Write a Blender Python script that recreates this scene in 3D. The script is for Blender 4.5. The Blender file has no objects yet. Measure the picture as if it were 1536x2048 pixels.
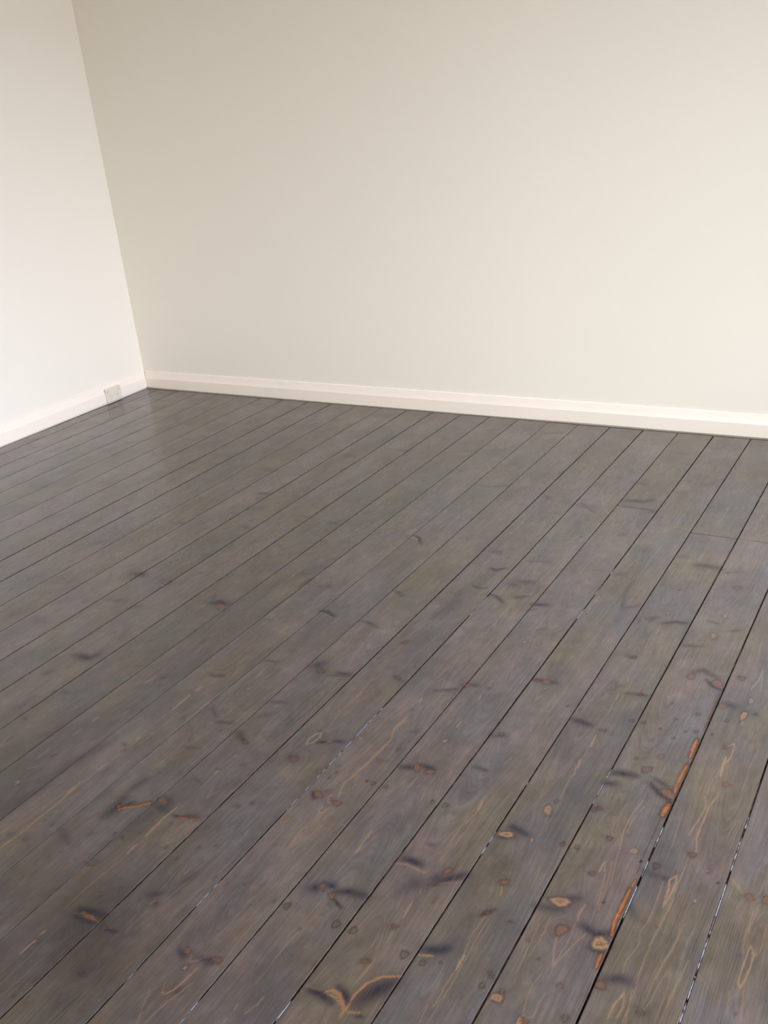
import bpy, math
import numpy as np
from mathutils import Vector

S = bpy.context.scene
COL = S.collection

# ------------------------------------------------------------------ camera, light, exposure
ROOM_X, ROOM_Y, ROOM_H = 5.2, 5.8, 2.7            # room: x 0..5.2, y 0..-5.8, z 0..2.7
cam_d = bpy.data.cameras.new('camera')
cam_d.sensor_fit = 'VERTICAL'; cam_d.sensor_height = 36.0; cam_d.sensor_width = 27.0
cam_d.lens = 33.83; cam_d.clip_start = 0.02
cam = bpy.data.objects.new('camera', cam_d); COL.objects.link(cam)
cam.location = (3.9555, -3.8134, 1.36)
cam.rotation_euler = (1.167931, 0.092792, 0.531828)
S.camera = cam

S.view_settings.view_transform = 'Standard'
S.view_settings.look = 'None'
S.view_settings.gamma = 1.0
S.view_settings.use_curve_mapping = False
S.view_settings.exposure = 0.0

world = bpy.data.worlds.new('world'); S.world = world
world.use_nodes = True
bg = world.node_tree.nodes['Background']
bg.inputs[0].default_value = (0.85, 0.93, 1.0, 1); bg.inputs[1].default_value = 0.12

WIN = dict(y0=-4.7, y1=-0.7, z0=0.55, z1=2.2)   # tall glazed opening in the right wall

def area(name, loc, target, sx, sy, power, color, spread=math.pi):
    d = bpy.data.lights.new(name, 'AREA'); d.shape = 'RECTANGLE'
    d.size = sx; d.size_y = sy; d.energy = power; d.color = color; d.spread = spread
    o = bpy.data.objects.new(name, d); COL.objects.link(o); o.location = loc
    o.rotation_euler = (Vector(target) - Vector(loc)).to_track_quat('-Z', 'Y').to_euler()
    return o

area('daylight_sky', (ROOM_X + 2.0, -1.5, 3.3), (2.2, -1.5, 0.0), 2.2, 2.4, 740, (0.88, 1.0, 1.16))
area('daylight_low_sky', (ROOM_X + 2.0, -1.2, 2.4), (1.5, -1.2, 0.6), 1.2, 1.0, 140, (1.03, 1.0, 1.28))
area('daylight_horizon', (ROOM_X + 2.5, -2.4, 1.6), (1.2, -1.5, 0.8), 2.0, 1.0, 150, (1.04, 1.0, 0.92))
area('daylight_rear', (2.4, -ROOM_Y - 2.2, 2.3), (2.4, -2.0, 0.5), 2.6, 1.0, 205, (1.05, 1.0, 0.86))

# ------------------------------------------------------------------ helpers
def lin(r, g, b):
    f = lambda c: (c / 255 / 12.92) if c <= 10 else ((c / 255 + 0.055) / 1.055) ** 2.4
    return (f(r), f(g), f(b), 1.0)

class NT:
    """small node-tree builder"""
    def __init__(s, name):
        s.m = bpy.data.materials.new(name); s.m.use_nodes = True
        s.t = s.m.node_tree; s.b = s.t.nodes['Principled BSDF']
    def n(s, typ, **kw):
        nd = s.t.nodes.new(typ)
        for k, v in kw.items(): setattr(nd, k, v)
        return nd
    def put(s, sock, v):
        if isinstance(v, bpy.types.NodeSocket): s.t.links.new(v, sock)
        else: sock.default_value = v
    def math(s, op, a, b=0.0, c=None, clamp=False):
        nd = s.n('ShaderNodeMath', operation=op, use_clamp=clamp)
        s.put(nd.inputs[0], a); s.put(nd.inputs[1], b)
        if c is not None: s.put(nd.inputs[2], c)
        return nd.outputs[0]
    def mix(s, f, a, b, mode='MIX'):
        nd = s.n('ShaderNodeMix', data_type='RGBA', blend_type=mode)
        s.put(nd.inputs[0], f); s.put(nd.inputs[6], a); s.put(nd.inputs[7], b)
        return nd.outputs[2]
    def noise(s, vec, scale, detail=2.0, rough=0.5):
        nd = s.n('ShaderNodeTexNoise'); s.put(nd.inputs['Vector'], vec)
        nd.inputs['Scale'].default_value = scale; nd.inputs['Detail'].default_value = detail
        nd.inputs['Roughness'].default_value = rough
        return nd.outputs[0]
    def ramp(s, v, lo, hi, a=0.0, b=1.0):
        nd = s.n('ShaderNodeMapRange', interpolation_type='SMOOTHSTEP')
        s.put(nd.inputs[0], v); nd.inputs[1].default_value = lo; nd.inputs[2].default_value = hi
        nd.inputs[3].default_value = a; nd.inputs[4].default_value = b
        return nd.outputs[0]
    def attr(s, name, out='Fac'):
        nd = s.n('ShaderNodeAttribute', attribute_name=name); return nd.outputs[out]
    def comb(s, x, y, z):
        nd = s.n('ShaderNodeCombineXYZ'); s.put(nd.inputs[0], x); s.put(nd.inputs[1], y); s.put(nd.inputs[2], z)
        return nd.outputs[0]
    def sep(s, v):
        nd = s.n('ShaderNodeSeparateXYZ'); s.put(nd.inputs[0], v); return nd.outputs
    def pos(s):
        return s.n('ShaderNodeNewGeometry').outputs['Position']
    def bump(s, h, dist, strength=1.0):
        nd = s.n('ShaderNodeBump'); nd.inputs['Strength'].default_value = strength
        nd.inputs['Distance'].default_value = dist; s.put(nd.inputs['Height'], h)
        s.t.links.new(nd.outputs[0], s.b.inputs['Normal'])

def plain(name, col, rough=0.5, spec=0.5):
    k = NT(name); k.b.inputs['Base Color'].default_value = col
    k.b.inputs['Roughness'].default_value = rough
    k.b.inputs['Specular IOR Level'].default_value = spec
    return k.m

def mesh_obj(name, verts, faces, mat, parent=None, smooth=False, kind=None):
    me = bpy.data.meshes.new(name); me.from_pydata([tuple(v) for v in verts], [], faces)
    me.validate(); me.update()
    if smooth: me.polygons.foreach_set('use_smooth', [True] * len(me.polygons))
    o = bpy.data.objects.new(name, me); COL.objects.link(o)
    if mat: me.materials.append(mat)
    if parent: o.parent = parent
    if kind: o['kind'] = kind
    return o

class MB:
    def __init__(s): s.v, s.f = [], []
    def box(s, x0, x1, y0, y1, z0, z1):
        b = len(s.v)
        s.v += [(x0,y0,z0),(x1,y0,z0),(x1,y1,z0),(x0,y1,z0),(x0,y0,z1),(x1,y0,z1),(x1,y1,z1),(x0,y1,z1)]
        s.f += [(b,b+3,b+2,b+1),(b+4,b+5,b+6,b+7),(b,b+1,b+5,b+4),(b+1,b+2,b+6,b+5),(b+2,b+3,b+7,b+6),(b+3,b,b+4,b+7)]
        return s
    def sweep(s, prof, rings):
        """closed profile swept through rings: each ring maps (a, z) -> world"""
        b = len(s.v); n = len(prof)
        for r in rings: s.v += [r(a, z) for a, z in prof]
        for i in range(len(rings) - 1):
            for j in range(n):
                k = (j + 1) % n
                s.f.append((b+i*n+j, b+i*n+k, b+(i+1)*n+k, b+(i+1)*n+j))
        s.f.append(tuple(b + j for j in reversed(range(n))))
        s.f.append(tuple(b + (len(rings)-1)*n + j for j in range(n)))
        return s

# ------------------------------------------------------------------ materials of the shell
def paint(name, col, rough, bumpd=0.0004, mott=0.02):
    k = NT(name); p = k.pos()
    n1 = k.noise(p, 2.2, 3); n2 = k.noise(p, 260, 3, 0.6)
    c = k.mix(k.math('MULTIPLY', n1, mott * 2), col, (col[0]*0.86, col[1]*0.86, col[2]*0.84, 1))
    k.put(k.b.inputs['Base Color'], c)
    k.b.inputs['Roughness'].default_value = rough
    k.b.inputs['Specular IOR Level'].default_value = 0.35
    k.bump(n2, bumpd, 0.5)
    return k.m
M_WALL = paint('wall_paint', lin(237, 232, 223), 0.62, 0.0005)
M_CEIL = paint('ceiling_paint', lin(232, 229, 220), 0.7)
M_TRIM = paint('trim_gloss_paint', lin(242, 232, 223), 0.33, 0.00008, 0.01)
M_DARK = plain('dark_subfloor', lin(26, 17, 13), 0.8, 0.2)

# ------------------------------------------------------------------ room shell
T = 0.12
def wall_with_hole(name, axis, at, out, a0, a1, hole):
    """wall slab; axis 'x' = wall plane x=at spanning y; axis 'y' = plane y=at spanning x"""
    m = MB()
    h0, h1, z0, z1 = hole
    for (p0, p1, q0, q1) in ((a0, h0, -0.05, ROOM_H), (h1, a1, -0.05, ROOM_H), (h0, h1, -0.05, z0), (h0, h1, z1, ROOM_H)):
        lo, hi = min(at, at + out), max(at, at + out)
        if axis == 'x': m.box(lo, hi, p0, p1, q0, q1)
        else: m.box(p0, p1, lo, hi, q0, q1)
    return mesh_obj(name, m.v, m.f, M_WALL, kind='structure')

SK = 0.015                                          # skirting thickness: skirting faces lie at x=0 and y=0
mesh_obj('wall_left', *(lambda m: (m.v, m.f))(MB().box(-SK-T, -SK, -ROOM_Y, SK+T, -0.05, ROOM_H)), M_WALL, kind='structure')
mesh_obj('wall_back', *(lambda m: (m.v, m.f))(MB().box(-SK, ROOM_X+T, SK, SK+T, -0.05, ROOM_H)), M_WALL, kind='structure')
wall_with_hole('wall_right', 'x', ROOM_X, T, -ROOM_Y, SK, (WIN['y0'], WIN['y1'], WIN['z0'], WIN['z1']))
wall_with_hole('wall_front', 'y', -ROOM_Y, -T, -SK-T, ROOM_X+T, (1.4, 3.4, 0.9, 2.25))
mesh_obj('ceiling', *(lambda m: (m.v, m.f))(MB().box(-SK-T, ROOM_X+T, -ROOM_Y-T, SK+T, ROOM_H, ROOM_H+0.1)), M_CEIL, kind='structure')

def window_frame(name, axis, at, a0, a1, z0, z1):
    m = MB(); w, d = 0.05, 0.06
    def b(p0, p1, q0, q1, dd=d):
        if axis == 'x': m.box(at + 0.03, at + 0.03 + dd, p0, p1, q0, q1)
        else: m.box(p0, p1, at - 0.03 - dd, at - 0.03, q0, q1)
    b(a0, a0+w, z0, z1); b(a1-w, a1, z0, z1); b(a0+w, a1-w, z0, z0+w); b(a0+w, a1-w, z1-w, z1)
    mid = (a0 + a1) / 2; b(mid-0.025, mid+0.025, z0+w, z1-w, 0.05)
    o = mesh_obj(name, m.v, m.f, M_TRIM, kind='structure')
    s = MB()
    if axis == 'x': s.box(at-0.035, at+0.03, a0-0.04, a1+0.04, z0-0.025, z0)
    else: s.box(a0-0.04, a1+0.04, at-0.03, at+0.035, z0-0.025, z0)
    mesh_obj('window_sill', s.v, s.f, M_TRIM, parent=o)
    return o
window_frame('window_1', 'x', ROOM_X, WIN['y0'], WIN['y1'], WIN['z0'], WIN['z1'])
window_frame('window_2', 'y', -ROOM_Y, 1.4, 3.4, 0.9, 2.25)

# skirting profile (a = depth measured from the face towards the wall, z = height)
def skirt_prof(zb):
    return [(0.0, zb), (0.0, 0.0575), (0.0006, 0.0592), (0.0022, 0.0600), (0.0022, 0.0612), (0.0046, 0.0700),
            (0.0086, 0.0880), (0.0094, 0.0908), (0.0094, 0.0925), (0.0104, 0.0948), (0.0125, 0.0958), (SK, 0.0960), (SK, zb)]
rng = np.random.default_rng(7)
def zb_at(t, seed):
    return 0.0040 + 0.0009*math.sin(t*2.3+seed) + 0.0006*math.sin(t*7.1+seed*2) 
def run(ts, place, seed):
    m = MB(); rings = []
    for t in ts:
        rings.append((lambda t: (lambda a, z: place(t, a, (zb_at(t, seed) if z < 0.01 else z))))(t))
    return m.sweep(skirt_prof(0.002), rings)
def skirting(name, pieces, place, seed):
    m = MB()
    for (t0, t1) in pieces:
        q = run(list(np.linspace(t0, t1, max(2, int((t1-t0)/0.08)))), place, seed)
        b = len(m.v); m.v += q.v; m.f += [tuple(i+b for i in f) for f in q.f]
    return mesh_obj(name, m.v, m.f, M_TRIM, kind='structure')
skirting('baseboard_back', [(0.0, 0.9563), (0.9570, ROOM_X)], lambda t, a, z: (t, a, z), 1.0)
skirting('baseboard_left', [(-ROOM_Y, SK)], lambda t, a, z: (-a, t, z), 2.2)
skirting('baseboard_right', [(-ROOM_Y, 0.0)], lambda t, a, z: (ROOM_X - SK + a, t, z), 0.4)
skirting('baseboard_front', [(0.0, ROOM_X - SK)], lambda t, a, z: (t, -ROOM_Y + SK - a, z), 3.0)

# ------------------------------------------------------------------ marks in the boards, measured on the floor (millimetres)
# ELL: strength, centre x y, ellipse matrix;  STR: strength, half width, path x y ...
ELL = {
 'tan': [(1,3449.1,-2568.1,17.8,2.8,4.6,-10.7),
  (1,3543.9,-2626.6,14.8,2.9,3.3,-14.8),
  (0.6,3529.2,-2390.1,7.4,2.1,3.4,-6.8),
  (0.7,3666.3,-2383.7,2.7,0.7,1.3,-2.9),
  (0.7,3663.1,-2465.2,3.9,0,-0.2,-3.6),
  (1,3480.1,-2828.2,5.1,2.2,1.3,-8.7),
  (0.7,3628.1,-1809.1,4.8,2.4,2,-12.1),
  (0.9,3624.2,-1874.9,5.6,-2.5,-4,-18.1),
  (0.8,3338.6,-2349.7,6.8,5.5,3,-13.9),
  (1,3039.8,-2227.9,2.6,4.2,6.6,-4),
  (0.4,2854,-2297.6,6.6,4,2.8,-6.5),
  (1,2202.8,-2758.8,4.5,6,2,-5),
  (1,2671.3,-2977.2,17.2,2.1,0.8,-3.9),
  (1,2914.8,-2987.1,0.8,2.9,4.4,-1),
  (1,2616.5,-3066.1,1.3,3.4,3.6,-1.3),
  (1,3429.5,-2803.1,10.5,2.2,2.7,-7.9),
  (1,3289.6,-2449.4,16.4,2.8,5.1,-7.5),
  (1,2120.9,-1915.1,12.7,3.1,-4.2,-7.4),
  (0.3,1970.8,-1273.6,10.8,5.9,3.6,-8.5),
  (0.3,2111.9,-1281.3,10.5,5.4,3.5,-8.3),
  (0.8,2432.3,-1277.5,25.1,3.8,-7.8,-10.5),
  (1,3039,-1759.2,2.9,3,4.4,-4.6),
  (0.8,3482.2,-1549.8,5.8,2.9,2.3,-12.4),
  (0.7,3486.8,-1435.3,4.2,2.4,1.6,-10.7),
  (0.7,3343,-1475.9,4.3,1.5,1.7,-5.4)],
 'tanred': [(1,3473.6,-2628.1,6.7,7.8,11.8,-7.5),
  (1,3571.4,-2707.3,10,-0.2,-0.9,-8.5),
  (1,3513.7,-2737.1,5.7,1.1,1.4,-4.8),
  (1,3746.4,-2415.3,8,-0.7,-1.7,-7.3),
  (1,3773.7,-2411,6.2,1.8,2.9,-9.4),
  (1,3486.6,-2823.3,5.2,2.6,2.6,-6.1),
  (1,3543.4,-1769.1,16.2,-0.9,-9.4,-17),
  (1,3477.8,-1759.3,8.5,4.1,7.1,-11.6),
  (0.7,3574.1,-1853.5,10.2,1.2,0.8,-9.4),
  (1,3642.5,-2128.5,7.6,0.9,1,-7.5),
  (1,3496.8,-2091.8,5,3.9,6.5,-7.1),
  (1,3543,-2203.5,17.1,-1,-7.8,-11.9),
  (1,3162,-1914.5,13.6,3.3,3.2,-9.8),
  (1,2790.9,-2337.3,8.8,5,3.8,-7.5),
  (1,2873,-2504.1,12.6,3.5,-0.4,-9.6),
  (1,2925.5,-2511.6,10.5,3.7,1.9,-7.4),
  (1,2985.9,-2003.2,11.6,3.9,4.8,-8),
  (1,3025.8,-2338.6,6.8,7.2,3,-13.1),
  (1,3059.8,-2339.3,11.5,3.7,5,-7),
  (1,2491.6,-2722.2,5.8,7.4,1.2,-9.4),
  (1,2566.4,-2664.9,16.8,3.2,-2.6,-8.8),
  (1,2666.7,-2977.1,25,3.9,1.2,-7.2),
  (1,2894.1,-2956,6.1,5.5,2.9,-6.3),
  (1,2955.1,-2947.9,10.5,3.3,2.7,-5.4),
  (1,3031.1,-2723.6,5,6.1,2.3,-9.2),
  (1,3059.9,-2735.4,8,1.2,-1.2,-8.1),
  (1,3228.9,-2586.7,6.1,4.8,9.7,-4.7),
  (1,3338.2,-2567.2,7.9,2.7,3.7,-6.1),
  (1,1678.3,-1846.8,4.8,17.3,11.6,-13.4),
  (1,1822.8,-1840.8,20.1,9,0.1,-12),
  (1,2111.5,-1907.9,23.2,6.3,-7.7,-14.8)],
 'red': [(1,3477.6,-2479.2,6.1,1.9,2.8,-5.6),
  (1,3477.1,-2376.6,6.4,0.5,-0.5,-6.4),
  (1,3630.4,-2355.6,7.3,1,1.3,-7.6),
  (1,3644.7,-2730.6,6.8,0.7,1.7,-4.9),
  (1,3588.6,-1721.7,9,1,0.4,-8.8),
  (1,3613.7,-2006.2,5.1,1.5,2.2,-7),
  (1,3482.2,-2146.2,9.7,4.2,7.8,-10),
  (1,3421.8,-2309.6,7.2,1.7,1.2,-7.8),
  (1,3431.6,-2302.4,5.5,2.3,2.5,-6.6),
  (0.6,3343.9,-2316.8,5,2.2,2.2,-5.7),
  (1,3352.9,-2049.1,8.2,1.3,0.9,-5.5),
  (1,3388.8,-1881.4,6.5,2,2.7,-6.7),
  (1,3326.5,-1724.9,6.1,2.3,2.5,-7.6),
  (0.6,3334,-1863.4,7.3,1.8,3,-5.5),
  (1,3477.1,-2376.6,6.2,1.1,1.1,-5.5),
  (1,2596.6,-2087.7,16.5,3.4,-5.4,-12.1),
  (0.7,2806.3,-2040.2,12.2,2.7,-1.8,-8.3),
  (0.8,2750,-2425.1,11.5,7.1,5,-10),
  (1,3167.8,-2285.6,4.7,2.4,2,-5.1),
  (1,3148.6,-2153.8,7,3.1,3,-6.9),
  (1,2361.3,-2214.2,9.5,4.5,5.8,-5),
  (0.6,2121,-2594.8,5.7,9.3,10,-5.7),
  (1,2604,-2419.3,10.6,2.3,-2.4,-7.4),
  (1,2713.2,-2983.6,8.3,2.9,0.7,-5.1),
  (1,2561.9,-2875.2,10.6,3.6,2.4,-4.3),
  (0.25,2815.7,-3124.5,8.1,7.2,10.2,-3.9),
  (0.2,2712.7,-2948.6,7.7,7.7,10.4,-4.7),
  (1,3216.8,-2632.2,7.4,2,3.5,-3.7),
  (1,3203,-2747.3,6,3,2.9,-5.3),
  (0.8,3195.1,-2835.2,8.9,2.9,4.3,-4.8),
  (1,3339.6,-2647.8,6.2,2.9,4.9,-4.5),
  (1,3402.6,-2767.3,6.9,-1.4,-4,-4),
  (1,3387.2,-2648.5,3.7,1.5,1.8,-3.5),
  (0.3,3114.8,-2879.7,9,3.2,4.3,-4.7),
  (0.7,3051.2,-2827.1,1.9,2.1,2.3,-1.8),
  (0.4,1428.2,-1943.2,15.9,4.2,18,-3.2),
  (1,2584.4,-1639.6,19.2,2.3,-8.7,-9.3),
  (1,2737.4,-1880.9,5.4,5,8.9,-6),
  (0.6,2745.2,-1286.3,17.4,3.7,-0.5,-10.1),
  (0.6,2747.9,-1575.7,6.9,1.4,-4.9,-19.8),
  (0.5,2732.2,-1577.5,11.9,2.8,4.5,-5.6),
  (0.3,2886.9,-1469.2,7,3.8,2.6,-8.8),
  (0.35,2601.2,-1224.4,20.4,3.6,-0.8,-8.9),
  (0.7,3483.9,-1268.1,12,2.8,4.5,-13.4),
  (0.8,1681.2,-1151.9,11.8,8,3.8,-10.5),
  (0.45,3165.3,-149.5,18.8,2.2,0.1,-11.2),
  (0.5,2965.1,-823.9,4.8,1.7,1.6,-5.2)],
 'hole': [(1,3549.8,-2410.5,2.5,1.1,1.2,-3.8),
  (0.8,3689.8,-2405.4,2.4,0.8,1.1,-3.6),
  (0.7,1460.2,-1525,4.8,4.6,7.7,-4.1),
  (0.5,3436.7,-1186.1,4.6,1.2,1.7,-5.5),
  (0.5,3140,-1557.7,3.2,1.9,1.2,-5.3),
  (1,1410.5,-1153,4.1,3.7,1.3,-4.4),
  (0.5,3291.7,-410.4,2.5,1,0.7,-4.9),
  (0.5,3356.4,-566.4,2.3,0.9,0.7,-4.5)],
 'ring': [(1,3578.2,-2410.6,5.6,0,0,7.1),
  (1,3400.7,-2428.2,3.9,0,0,5),
  (1,3428.9,-2426.3,3.9,0,0,5),
  (1,3518.4,-2535.4,2.6,0,0,3.3),
  (1,3431,-2672.7,2.9,0,0,3.8),
  (1,3461.8,-2702.9,2.3,0,0,2.9),
  (1,3619.7,-2550.5,2.3,0,0,2.9),
  (1,3541.9,-2790.5,4.6,0,0,5.9),
  (1,3401.1,-1990.5,4.3,0,0,5.4),
  (1,3428,-1986.1,4.3,0,0,5.4),
  (1,3530.4,-1907.6,4.3,0,0,5.4),
  (1,3489.3,-1946.1,3.6,0,0,4.6),
  (1,3469,-1996,3.3,0,0,4.2),
  (1,3521.7,-1983.6,2.9,0,0,3.8),
  (1,3543.3,-1974.4,4.3,0,0,5.4),
  (1,3595.5,-1907.9,3.9,0,0,5),
  (1,3450.9,-2118,3.3,0,0,4.2),
  (1,3400.7,-2428.2,4.3,0,0,5.4),
  (1,3428.9,-2426.3,3.9,0,0,5),
  (1,3247.2,-1990.8,2.9,0,0,3.8),
  (1,3278.8,-1992.2,2.9,0,0,3.8),
  (1,3504.8,-2017.5,3.3,0,0,4.2),
  (1,3576.9,-1970,2.6,0,0,3.3),
  (1,3466,-1887.9,2.6,0,0,3.3),
  (1,2948.5,-2422.4,3.6,0,0,4.6),
  (1,2964.7,-2424.3,4.3,0,0,5.4),
  (1,2995.5,-2422.7,4.3,0,0,5.4),
  (1,2955.6,-2297.9,3.9,0,0,5),
  (1,3110.7,-2424.1,3.6,0,0,4.6),
  (1,3139.5,-2422.5,4.9,0,0,6.3),
  (1,2710.2,-1975.6,2.9,0,0,3.8),
  (1,2850,-1971.6,2.9,0,0,3.8),
  (1,2962.3,-1988.6,2.9,0,0,3.8),
  (1,2965.1,-1975.1,2.6,0,0,3.3),
  (1,2823.7,-1978,2.6,0,0,3.3),
  (1,3249.6,-2793.3,6.2,0,0,7.9),
  (1,3140.6,-2786.7,5.6,0,0,7.1),
  (1,3104.4,-2789.1,6.2,0,0,7.9),
  (1,2996.2,-2792.4,5.6,0,0,7.1),
  (1,3286.7,-2794.9,4.6,0,0,5.9),
  (1,3397.9,-2793.4,4.3,0,0,5.4),
  (1,3432.2,-2789.3,3.9,0,0,5),
  (1,3315.1,-2781.2,2.6,0,0,3.3)],
 'dark': [(1,3600.8,-2435.6,4.3,1.3,2,-4.8),
  (1,3775.8,-2667,4.1,0.9,2,-4.2),
  (0.5,3756.5,-2551.6,4.9,0.9,2.3,-4.1),
  (1,3517.3,-2739,2.4,0.9,1.2,-2.4),
  (1,3647,-1858.3,9.1,0.9,0.7,-9.2),
  (1,2747.6,-2315.2,5.2,3,2.2,-4.4),
  (1,2863.8,-2447.5,2,4.5,5.2,-3.4),
  (1,2869.8,-2426.1,2,4,5.3,-3.1),
  (0.6,2862.2,-2404,2.2,4.2,9.1,-2.9),
  (0.4,2832.5,-2413.8,0.4,3.4,13.9,-1.7),
  (1,3042.1,-1995.9,9.9,3.7,4.1,-8),
  (0.6,2911.5,-2150.6,4.5,3.3,1.9,-6.1),
  (0.4,2917.1,-2277.4,0.9,3.8,15,-2.2),
  (1,2106.3,-2264.9,10.8,4.4,4.4,-4.6),
  (1,2219.6,-2280.9,4.9,7.1,13.8,-5),
  (1,2007.1,-2571.3,-1.6,10.3,10.4,-3.9),
  (1,1978.7,-2449,7.1,5.8,2.9,-5.2),
  (1,2333.5,-2546.6,11.6,3.2,-2,-7.2),
  (1,2352.4,-2563,5.9,5.4,5,-4.5),
  (1,2201.7,-2650.6,3.8,5,6.4,-3),
  (1,2395.1,-2825.3,1.3,4.3,4.9,-2),
  (1,2395,-2399.1,2.1,5,8.5,-3.2),
  (1,2518.9,-2405.9,0.2,4.7,7.6,-2.4),
  (1,2609.4,-2527.9,5.1,3.1,2.2,-3.8),
  (1,2731.8,-2608.4,8.1,4.8,3.6,-6),
  (1,2757.2,-2588.3,6.1,3.3,2.7,-4.3),
  (0.8,2377.2,-2884.7,6.4,8.1,9.7,-4.5),
  (1,2490.3,-2593.2,4.4,3,1.9,-3.2),
  (1,2676.2,-2771.8,0.6,4.7,6.3,-1.9),
  (1,2568.1,-2789.3,5.3,4.4,2.4,-4.5),
  (1,2543.7,-2786.8,0.2,3.5,5.8,-1.3),
  (0.7,2498.6,-2810.1,6.3,4.4,5.2,-3.4),
  (0.7,2425.3,-2826.8,0,3.2,5.8,-1.1),
  (0.5,2194.6,-2420.9,1.2,4.2,6.1,-2.4),
  (1,2763.2,-2897.7,7.2,8.6,7.4,-6.4),
  (0.8,2674.6,-2772.6,0.6,5.6,6.3,-2.3),
  (0.8,2716.2,-2786,1.8,4,7.9,-1.9),
  (0.8,2568.1,-2789.3,3.4,5.5,4.9,-3.6),
  (0.8,2738.9,-2743,6.4,3.2,2.9,-3.7),
  (0.8,2767.7,-2724.6,5.1,3.1,2.3,-3.8),
  (0.8,2889.2,-2782.8,3.4,3.6,4.5,-2.8),
  (0.8,2823.6,-2794.3,0.3,3.8,9,-1.3),
  (0.8,2854.7,-2799,0.4,3.7,9.6,-1.3),
  (0.8,2680,-3164.9,-0.2,3.5,6.3,-0.7),
  (0.8,2711.6,-3166.2,-0.1,4.2,6.2,-0.8),
  (0.8,2479.2,-2875.5,5.3,3.9,2.4,-3.5),
  (0.8,2522.5,-2879,7.5,1.6,-0.7,-3.7),
  (0.8,2375.1,-2882.9,6.4,9.2,9.7,-5),
  (0.8,2667.1,-2896.2,2.9,2.9,4,-1.8),
  (0.8,2965.7,-2793.3,0.7,4.6,8,-1.7),
  (0.5,3166.3,-2540.2,4.8,2,2.2,-3.7),
  (0.5,3241.1,-2668.2,7.4,1.2,1.6,-3.3),
  (0.6,2922.3,-2769.8,3,3.8,7.1,-2.3),
  (0.4,2877.6,-2671.6,7.8,4,6.3,-4.3),
  (1,1904.3,-2152.1,5.6,6.5,11.7,-4.7),
  (1,1350.5,-2067.1,8.1,6.9,12.2,-4.6),
  (1,1331,-1600.5,8.6,4.4,2.9,-4.3),
  (0.8,1543.3,-1446.3,23.6,8.9,7.9,-10),
  (1,1735.3,-1723.2,2.3,4.7,5.6,-3.9),
  (1,1462.9,-1949.8,15.8,4.5,-2,-5.6),
  (0.6,1338,-1787.3,6.8,5.5,10.7,-4.2),
  (0.5,1856.2,-2163.3,14.8,4.6,5.8,-4.4),
  (0.7,1636.1,-1636.3,6.2,3.7,2.2,-4),
  (0.4,1605.1,-1999.5,8.8,6.2,12.7,-4.7),
  (0.5,1796.1,-1998.2,3.5,7.1,7.8,-5.4),
  (1,1808.8,-1397.5,21.6,8.6,-0.2,-12.8),
  (0.8,1963.2,-1246.7,25.2,5.2,-0.8,-8.7),
  (0.9,2100.4,-1255.7,21.5,4.7,-0.7,-8.5),
  (1,2147.5,-1402.5,11.8,5.2,4.1,-7.7),
  (1,2356.3,-1679.2,13.5,7.4,5,-11.2),
  (1,2323.9,-1686.8,8.7,4.8,7.8,-6),
  (0.8,2201.2,-1802.2,3.6,4.8,7.2,-4.6),
  (0.8,2189.1,-1898.9,6,4.1,11.8,-3.8),
  (0.8,2298.9,-1916.7,10.7,3.6,4.1,-4.9),
  (0.8,2354.3,-1908.5,5.9,5.1,7.5,-5.5),
  (0.8,2389.6,-1948.1,1.8,3.2,8.2,-2.6),
  (0.8,2196.4,-2089.6,2.1,5.8,11.9,-4.1),
  (0.8,2435.2,-1947.4,6.8,3.3,2.7,-4.6),
  (0.8,2148.6,-1958.9,2.4,4.2,7.7,-3.4),
  (0.8,2536.9,-1977.5,2.6,3.2,4.4,-3.4),
  (0.8,2164.4,-1141,10.7,4.7,10.1,-6.6),
  (0.8,2023.5,-1487.8,6.8,4.3,2.4,-5.8),
  (0.8,2296,-1281.7,10,4.3,3.4,-7.2),
  (0.8,2262.4,-1499.8,1,5.2,19.6,-4.6),
  (0.8,2424.1,-1496.8,5.4,3.7,1.9,-6.2),
  (0.8,1894.6,-1743.9,11.8,5.5,11,-5.5),
  (0.5,1817,-1633.2,21.4,7,0.5,-9.6),
  (0.5,2078,-1665.7,9.6,6.8,3.5,-8.9),
  (0.3,2065.4,-1545,12.2,10.3,11.4,-12.2),
  (0.3,1617.6,-1415.4,39.6,5.3,-16.1,-10.5),
  (0.5,2918.9,-1688,5.8,2.9,2.3,-6.3),
  (0.6,2807.5,-932.6,16.2,3.5,5.3,-9),
  (0.5,2637.8,-1650.4,9.9,2.5,0.3,-5.6),
  (0.5,2468.9,-1024.4,12.8,3.5,4.2,-7),
  (0.9,2817.1,-1185.1,3.8,2.9,1.3,-7),
  (0.6,2538.1,-1177.5,4.9,2.3,1.7,-4.6),
  (0.4,2312,-1054.5,16.8,4.4,15.9,-6.8),
  (0.6,2258.5,-1125.4,3.5,4.8,7.6,-6.1),
  (0.4,2915.5,-1790.7,10.7,3.4,4.2,-7.1),
  (0.4,2961.7,-1786.4,10.6,2.7,4.2,-5.9),
  (0.7,2566,-1544.2,2.5,3.1,4.6,-3.9),
  (0.5,2714.3,-948.5,11.5,2.4,-1,-7.1),
  (0.5,2744.5,-1705.8,8.2,3.5,7.2,-5.5),
  (1,3285.3,-1184.4,2.7,1.7,1,-6.5),
  (1,3285.4,-1549.5,2.7,3.9,6.8,-6),
  (1,3336.7,-1336.6,7.7,1.2,2.9,-4.4),
  (1,3110.2,-821.7,10,3.6,9.1,-9.8),
  (1,2955.8,-1086.6,9.8,2,3.4,-5.4),
  (1,3428.1,-1545.6,4.1,1.3,1.6,-5),
  (0.6,3136,-807.7,8.5,2,2.8,-7.1),
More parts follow.
